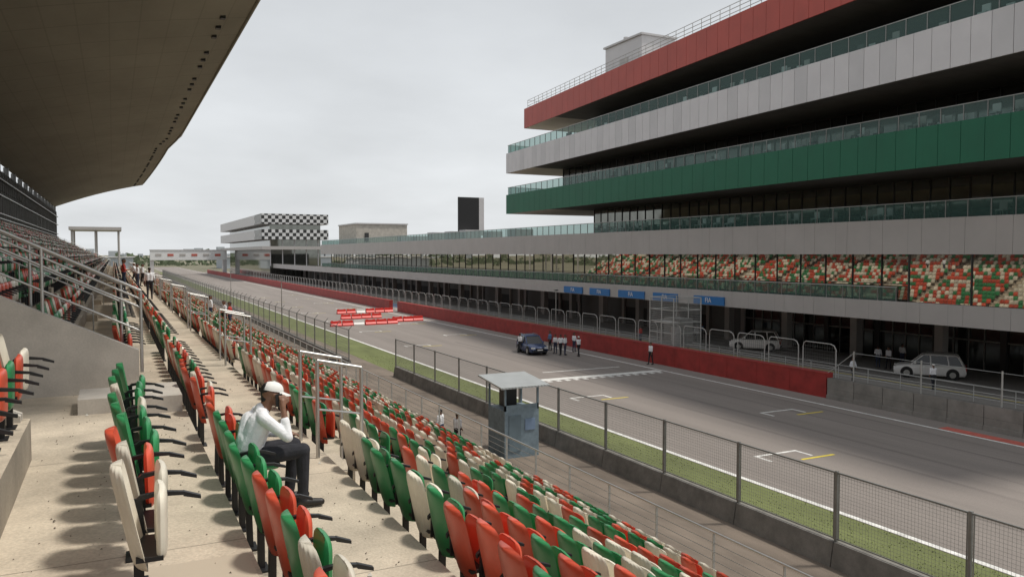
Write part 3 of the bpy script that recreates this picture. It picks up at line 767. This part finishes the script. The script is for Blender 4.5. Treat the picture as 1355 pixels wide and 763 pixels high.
def standing(stride=.12,la=(.05,.0),ra=(.05,.0),hl='hair'):
    c=[]
    c+=[((0,-.07,.98),(0,.07,.98),.125,.125,'tr'),((0,-.07,1.05),(.0,-.08,1.34),.11,.115,'sh'),((0,.07,1.05),(.0,.08,1.34),.11,.115,'sh'),((0,-.16,1.42),(0,.16,1.42),.062,.062,'sh'),
        ((0,0,1.42),(.01,0,1.52),.06,.052,'skin')]
    for s,dx in ((-1,stride),(1,-stride)):
        c+=[((0,s*.09,.93),(dx*.6,s*.10,.50),.092,.062,'tr'),((dx*.6,s*.10,.50),(dx*1.0-.02,s*.11,.10),.060,.045,'tr'),((dx-.03,s*.11,.045),(dx+.14,s*.13,.035),.042,.034,'shoe')]
    for s,(fx_,bend) in ((-1,ra),(1,la)):
        el=(fx_*.6,s*.25,1.14); ha=(fx_*.6+.06+bend*.22,s*(.26-bend*.1),.90+bend*.28)
        c+=[((0,s*.19,1.41),el,.055,.042,'sh'),(el,(el[0]*.6+ha[0]*.4,el[1]*.6+ha[1]*.4,el[2]*.6+ha[2]*.4),.040,.036,'sh'),(el,ha,.034,.025,'skin')]
        hv=Vector(ha); dv=(hv-Vector(el)).normalized()
        c+=[(hv,hv+dv*.07,.030,.028,'skin')]
        for q in range(4): o=Vector(((q-1.5)*.018,0,0)); c+=[(hv+dv*.07+o,hv+dv*(.14-.01*abs(q-1.5))+o+Vector((.01,0,0)),.009,.007,'skin')]
        c+=[(hv+dv*.02,hv+dv*.07+Vector((.035,0,0)),.011,.009,'skin')]
    c+=head_caps((.02,0,1.63),(1,0,0),hairlab=hl)
    return c
def lmap(sh,tr,hc=hair): return {'sh':sh,'tr':tr,'skin':skin,'hair':hair,'cap':hc,'shoe':shoe,'eye':black,'lip':M("lips",(.2,.06,.05),.5,var=0)}
V=[figure_mesh("fig_a",standing(.13,(.1,0),(-.1,.3)),lmap(shirt,trou),.018,2),
   figure_mesh("fig_b",standing(.04,(.0,.8),(.05,0)),lmap(shirt,jeans),.018,2),
   figure_mesh("fig_c",standing(.2,(-.2,.2),(.25,.4),hl='cap'),lmap(shirt,trou,capm),.018,2),
   figure_mesh("fig_d",standing(.06,(.1,.9),(.1,.9)),lmap(redshirt,jeans),.018,2),
   figure_mesh("fig_e",standing(.06,(.1,.2),(.1,.0)),lmap(blueshirt,trou),.018,2)]
def person(k,x,y,z=0.012,rot=0,name="standing_man"):
    o=bpy.data.objects.new(name,V[k]); COL.objects.link(o); o.location=(x,y,z); o.rotation_euler[2]=math.radians(rot); s_=random.uniform(.96,1.04); o.scale=(s_,s_,s_)
def gp(px,py,Z=0.0):
    d=1050*(H-Z)/(py-336); r_=(px-677.5)/1050*d; return (r_*.8938+d*.4486, d*.8938-r_*.4486)
for k,px,py,rot in ((0,688,467,20),(1,735,468,200),(0,742,470,90),(1,748,470,-60),(2,766,472,100),(1,760,466,10),(4,728,464,180),
                    (0,1131,505,-90),(1,1164,487,40),(0,1178,489,180),(2,1238,517,60),(1,1196,485,0),(3,848,455,90),(4,930,450,100),(0,922,452,-80)):
    x,y=gp(px,py); person(k,x,y,.012,rot)
person(0,39.0,52.5,.012,180)
person(0,5.9,50.4,H-4.6,200,"spectator"); person(3,6.1,49.4,H-4.6,160,"spectator"); person(1,5.1,50.2,H-4.18,10,"spectator")
person(1,1.6,66,ZB,190,"spectator"); person(0,2.0,68,ZB,10,"spectator"); person(2,1.5,72,ZB,170,"spectator"); person(3,.5,50,ZA,0,"spectator"); person(0,1.75,48,ZB,90,"spectator")
person(0,14.0,33.5,.012,30,"marshal"); person(1,13.6,34.6,.012,120,"marshal")

S0=Vector((1.13,MANY,ZB+.46))
LEAN=.24
def shr(v):
    v=Vector(v); k=max(0,v.z-.14); return Vector((v.x+LEAN*k, v.y, v.z-.06*k))
c=[]
def A(p,q,r1,r2,l): 
    c.append((Vector(p),Vector(q),r1,r2,l) if l in('tr','shoe') else (shr(p),shr(q),r1,r2,l))
A((.0,-.075,.10),(.0,.075,.10),.125,.125,'tr')
A((-.01,-.07,.16),(.03,-.085,.42),.115,.118,'sh'); A((-.01,.07,.16),(.03,.085,.42),.115,.118,'sh'); A((.02,0,.18),(.05,0,.38),.12,.12,'sh')
A((-.03,-.05,.25),(-.02,.05,.42),.11,.11,'sh')
A((.035,-.155,.50),(.035,.155,.50),.066,.066,'sh'); A((.04,-.05,.50),(.045,.05,.52),.075,.075,'sh')
A((.045,0,.52),(.075,0,.62),.058,.052,'skin'); A((.03,0,.555),(.06,0,.565),.064,.06,'sh')
for s,kx,ax in ((-1,.50,.50),(1,.47,.42)):
    A((.03,s*.095,.08),(kx,s*.14,.115),.098,.072,'tr'); A((kx,s*.14,.11),(ax,s*.13,-.33),.070,.052,'tr'); A((ax-.02,s*.13,-.34),(ax,s*.13,-.39),.054,.05,'tr')
    A((ax-.04,s*.13,-.405),(ax+.17,s*.16,-.415),.046,.036,'shoe')
sh_=Vector((.04,-.19,.49)); el=Vector((.30,-.25,.29)); wr=Vector((.205,-.155,.58))
A(sh_,el,.062,.050,'sh'); A(el,el.lerp(wr,.55),.048,.043,'sh'); A(el.lerp(wr,.4),wr,.036,.027,'skin')
A(wr,wr+Vector((-.015,.025,.06)),.030,.032,'skin')
for q in range(4):
    b0=wr+Vector((-.045+.022*q,.02,.085-.004*q)); b1=b0+Vector((-.008,.012,.035-.004*abs(q-1.5))); b2=b1+Vector((-.012,.030,.012))
    A(b0,b1,.0095,.009,'skin'); A(b1,b2,.009,.008,'skin')
A(wr+Vector((.01,.01,.03)),wr+Vector((.045,.02,.06)),.012,.010,'skin'); A(wr+Vector((.045,.02,.06)),wr+Vector((.04,.03,.095)),.010,.009,'skin')
sh_=Vector((.04,.19,.49)); el=Vector((.18,.26,.25)); wr=Vector((.37,.17,.225))
A(sh_,el,.062,.050,'sh'); A(el,el.lerp(wr,.6),.048,.042,'sh'); A(el.lerp(wr,.5),wr,.036,.027,'skin'); A(wr,wr+Vector((.07,-.015,-.005)),.028,.028,'skin')
for q in range(4):
    b0=wr+Vector((.08,.02-.019*q,-.002)); b1=b0+Vector((.038-.004*abs(q-1.5),-.004,-.006)); b2=b1+Vector((.022,-.002,-.022))
    A(b0,b1,.0095,.009,'skin'); A(b1,b2,.009,.008,'skin')
A(wr+Vector((.02,-.02,0)),wr+Vector((.06,-.055,-.01)),.011,.009,'skin')
hc=shr((.105,0,.69)); fw=Vector((.97,.12,-.24)).normalized(); upv=(Vector((0,0,1))-fw*fw.z).normalized()
c+=head_caps(hc,fw,upv,'hair',fine=True)
me=figure_mesh("seated_man_body",c,lmap(shirt,trou),.0075,3)
man=empty("seated_man"); man.location=S0
o=bpy.data.objects.new("body",me); COL.objects.link(o); o.parent=man
cp=MB(); ns,nr=24,8; sd=fw.cross(upv).normalized(); vs=[];fs=[]
for i in range(nr+1):
    t=math.pi/2*i/nr
    for k in range(ns):
        u=2*math.pi*k/ns
        vs.append(hc+upv*(.045+.088*math.sin(t))+ (fw*(math.cos(u)*.110-.010)+sd*math.sin(u)*.095)*max(0,math.cos(t))**.8)
for i in range(nr):
    for k in range(ns): a=i*ns+k;b_=i*ns+(k+1)%ns; fs.append((a,b_,b_+ns,a+ns))
cp.add(vs,fs,capm,True)
vs=[];fs=[];nb=12
for k in range(nb+1):
    u=-1.15+2.3*k/nb; base=hc+upv*.048+fw*(math.cos(u)*.108-.010)+sd*math.sin(u)*.095
    out=base+fw*(.085*math.cos(u*.9))+upv*(-.018-.012*abs(u)); vs+=[base,out,base-upv*.006,out-upv*.006]
for k in range(nb):
    a=4*k; fs+=[(a,a+1,a+5,a+4),(a+2,a+6,a+7,a+3),(a+1,a+3,a+7,a+5)]
cp.add(vs,fs,capm,True); cp.tube(hc+upv*.130-fw*.01,hc+upv*.140-fw*.01,.012,capm,8)
cp.build("baseball_cap",man)
ph=MB(); pc=shr((.165,-.115,.65))
ph.hexa([pc+Vector(v) for v in ((-.035,-.006,-.06),(.030,-.006,-.055),(.030,.006,-.055),(-.035,.006,-.06),(-.04,-.006,.06),(.025,-.006,.065),(.025,.006,.065),(-.04,.006,.06))],black)
ph.build("mobile_phone",man)

# ------------------------------------------------------------ world, sun, camera
w=bpy.data.worlds.new("World"); S.world=w; w.use_nodes=True
N=w.node_tree.nodes; L=w.node_tree.links; bg=N["Background"]; bg.inputs["Strength"].default_value=.12
sv=Vector((.46,-.20,1)).normalized()
sk=N.new("ShaderNodeTexSky"); sk.sky_type='NISHITA'; sk.sun_disc=False
sk.sun_elevation=math.asin(sv.z); sk.sun_rotation=math.atan2(sv.x,sv.y); sk.dust_density=4; sk.air_density=1
tc=N.new("ShaderNodeTexCoord"); sp=N.new("ShaderNodeSeparateXYZ"); L.new(tc.outputs["Generated"],sp.inputs[0])
def math_(op,a,b=None):
    n=N.new("ShaderNodeMath"); n.operation=op
    for i,v in enumerate((a,b)):
        if v is None: continue
        if isinstance(v,(int,float)): n.inputs[i].default_value=v
        else: L.new(v,n.inputs[i])
    return n.outputs[0]
zc=math_('MAXIMUM',sp.outputs[2],0.0); zd=math_('ADD',zc,.22)
cx=N.new("ShaderNodeCombineXYZ"); L.new(math_('DIVIDE',sp.outputs[0],zd),cx.inputs[0]); L.new(math_('DIVIDE',sp.outputs[1],zd),cx.inputs[1]); 
nz=N.new("ShaderNodeTexNoise"); nz.inputs["Scale"].default_value=1.1; nz.inputs["Detail"].default_value=6; nz.inputs["Roughness"].default_value=.5; L.new(cx.outputs[0],nz.inputs["Vector"])
gr=N.new("ShaderNodeMapRange"); gr.inputs["From Max"].default_value=.55; L.new(zc,gr.inputs["Value"])
mix=N.new("ShaderNodeMix"); mix.data_type='RGBA'; mix.inputs[6].default_value=(.67,.69,.705,1); mix.inputs[7].default_value=(.545,.565,.585,1); L.new(gr.outputs[0],mix.inputs[0])
cl=N.new("ShaderNodeMapRange"); cl.inputs["From Min"].default_value=.3; cl.inputs["From Max"].default_value=.7; cl.inputs["To Min"].default_value=8.8; cl.inputs["To Max"].default_value=11.0; L.new(nz.outputs[0],cl.inputs["Value"])
sc=N.new("ShaderNodeVectorMath"); sc.operation='SCALE'; L.new(mix.outputs[2],sc.inputs[0]); L.new(cl.outputs[0],sc.inputs["Scale"])
m2=N.new("ShaderNodeMix"); m2.data_type='RGBA'; m2.inputs[0].default_value=.93; L.new(sk.outputs[0],m2.inputs[6]); L.new(sc.outputs[0],m2.inputs[7])
L.new(m2.outputs[2],bg.inputs[0])
sl=bpy.data.lights.new("sun",'SUN'); sl.energy=3.0; sl.angle=math.radians(6); sl.color=(1,.95,.87)
so=bpy.data.objects.new("sun",sl); COL.objects.link(so); so.rotation_euler=(-sv).to_track_quat('-Z','Y').to_euler()
cd=bpy.data.cameras.new("camera"); cd.sensor_width=36; cd.lens=27.9; cd.clip_start=.05; cd.clip_end=8000
co=bpy.data.objects.new("camera",cd); COL.objects.link(co); co.location=(0,0,H); co.rotation_euler=(math.radians(90-2.48),0,-math.radians(26.65))
S.camera=co
S.view_settings.view_transform='Standard'; S.view_settings.look='None'; S.view_settings.exposure=0
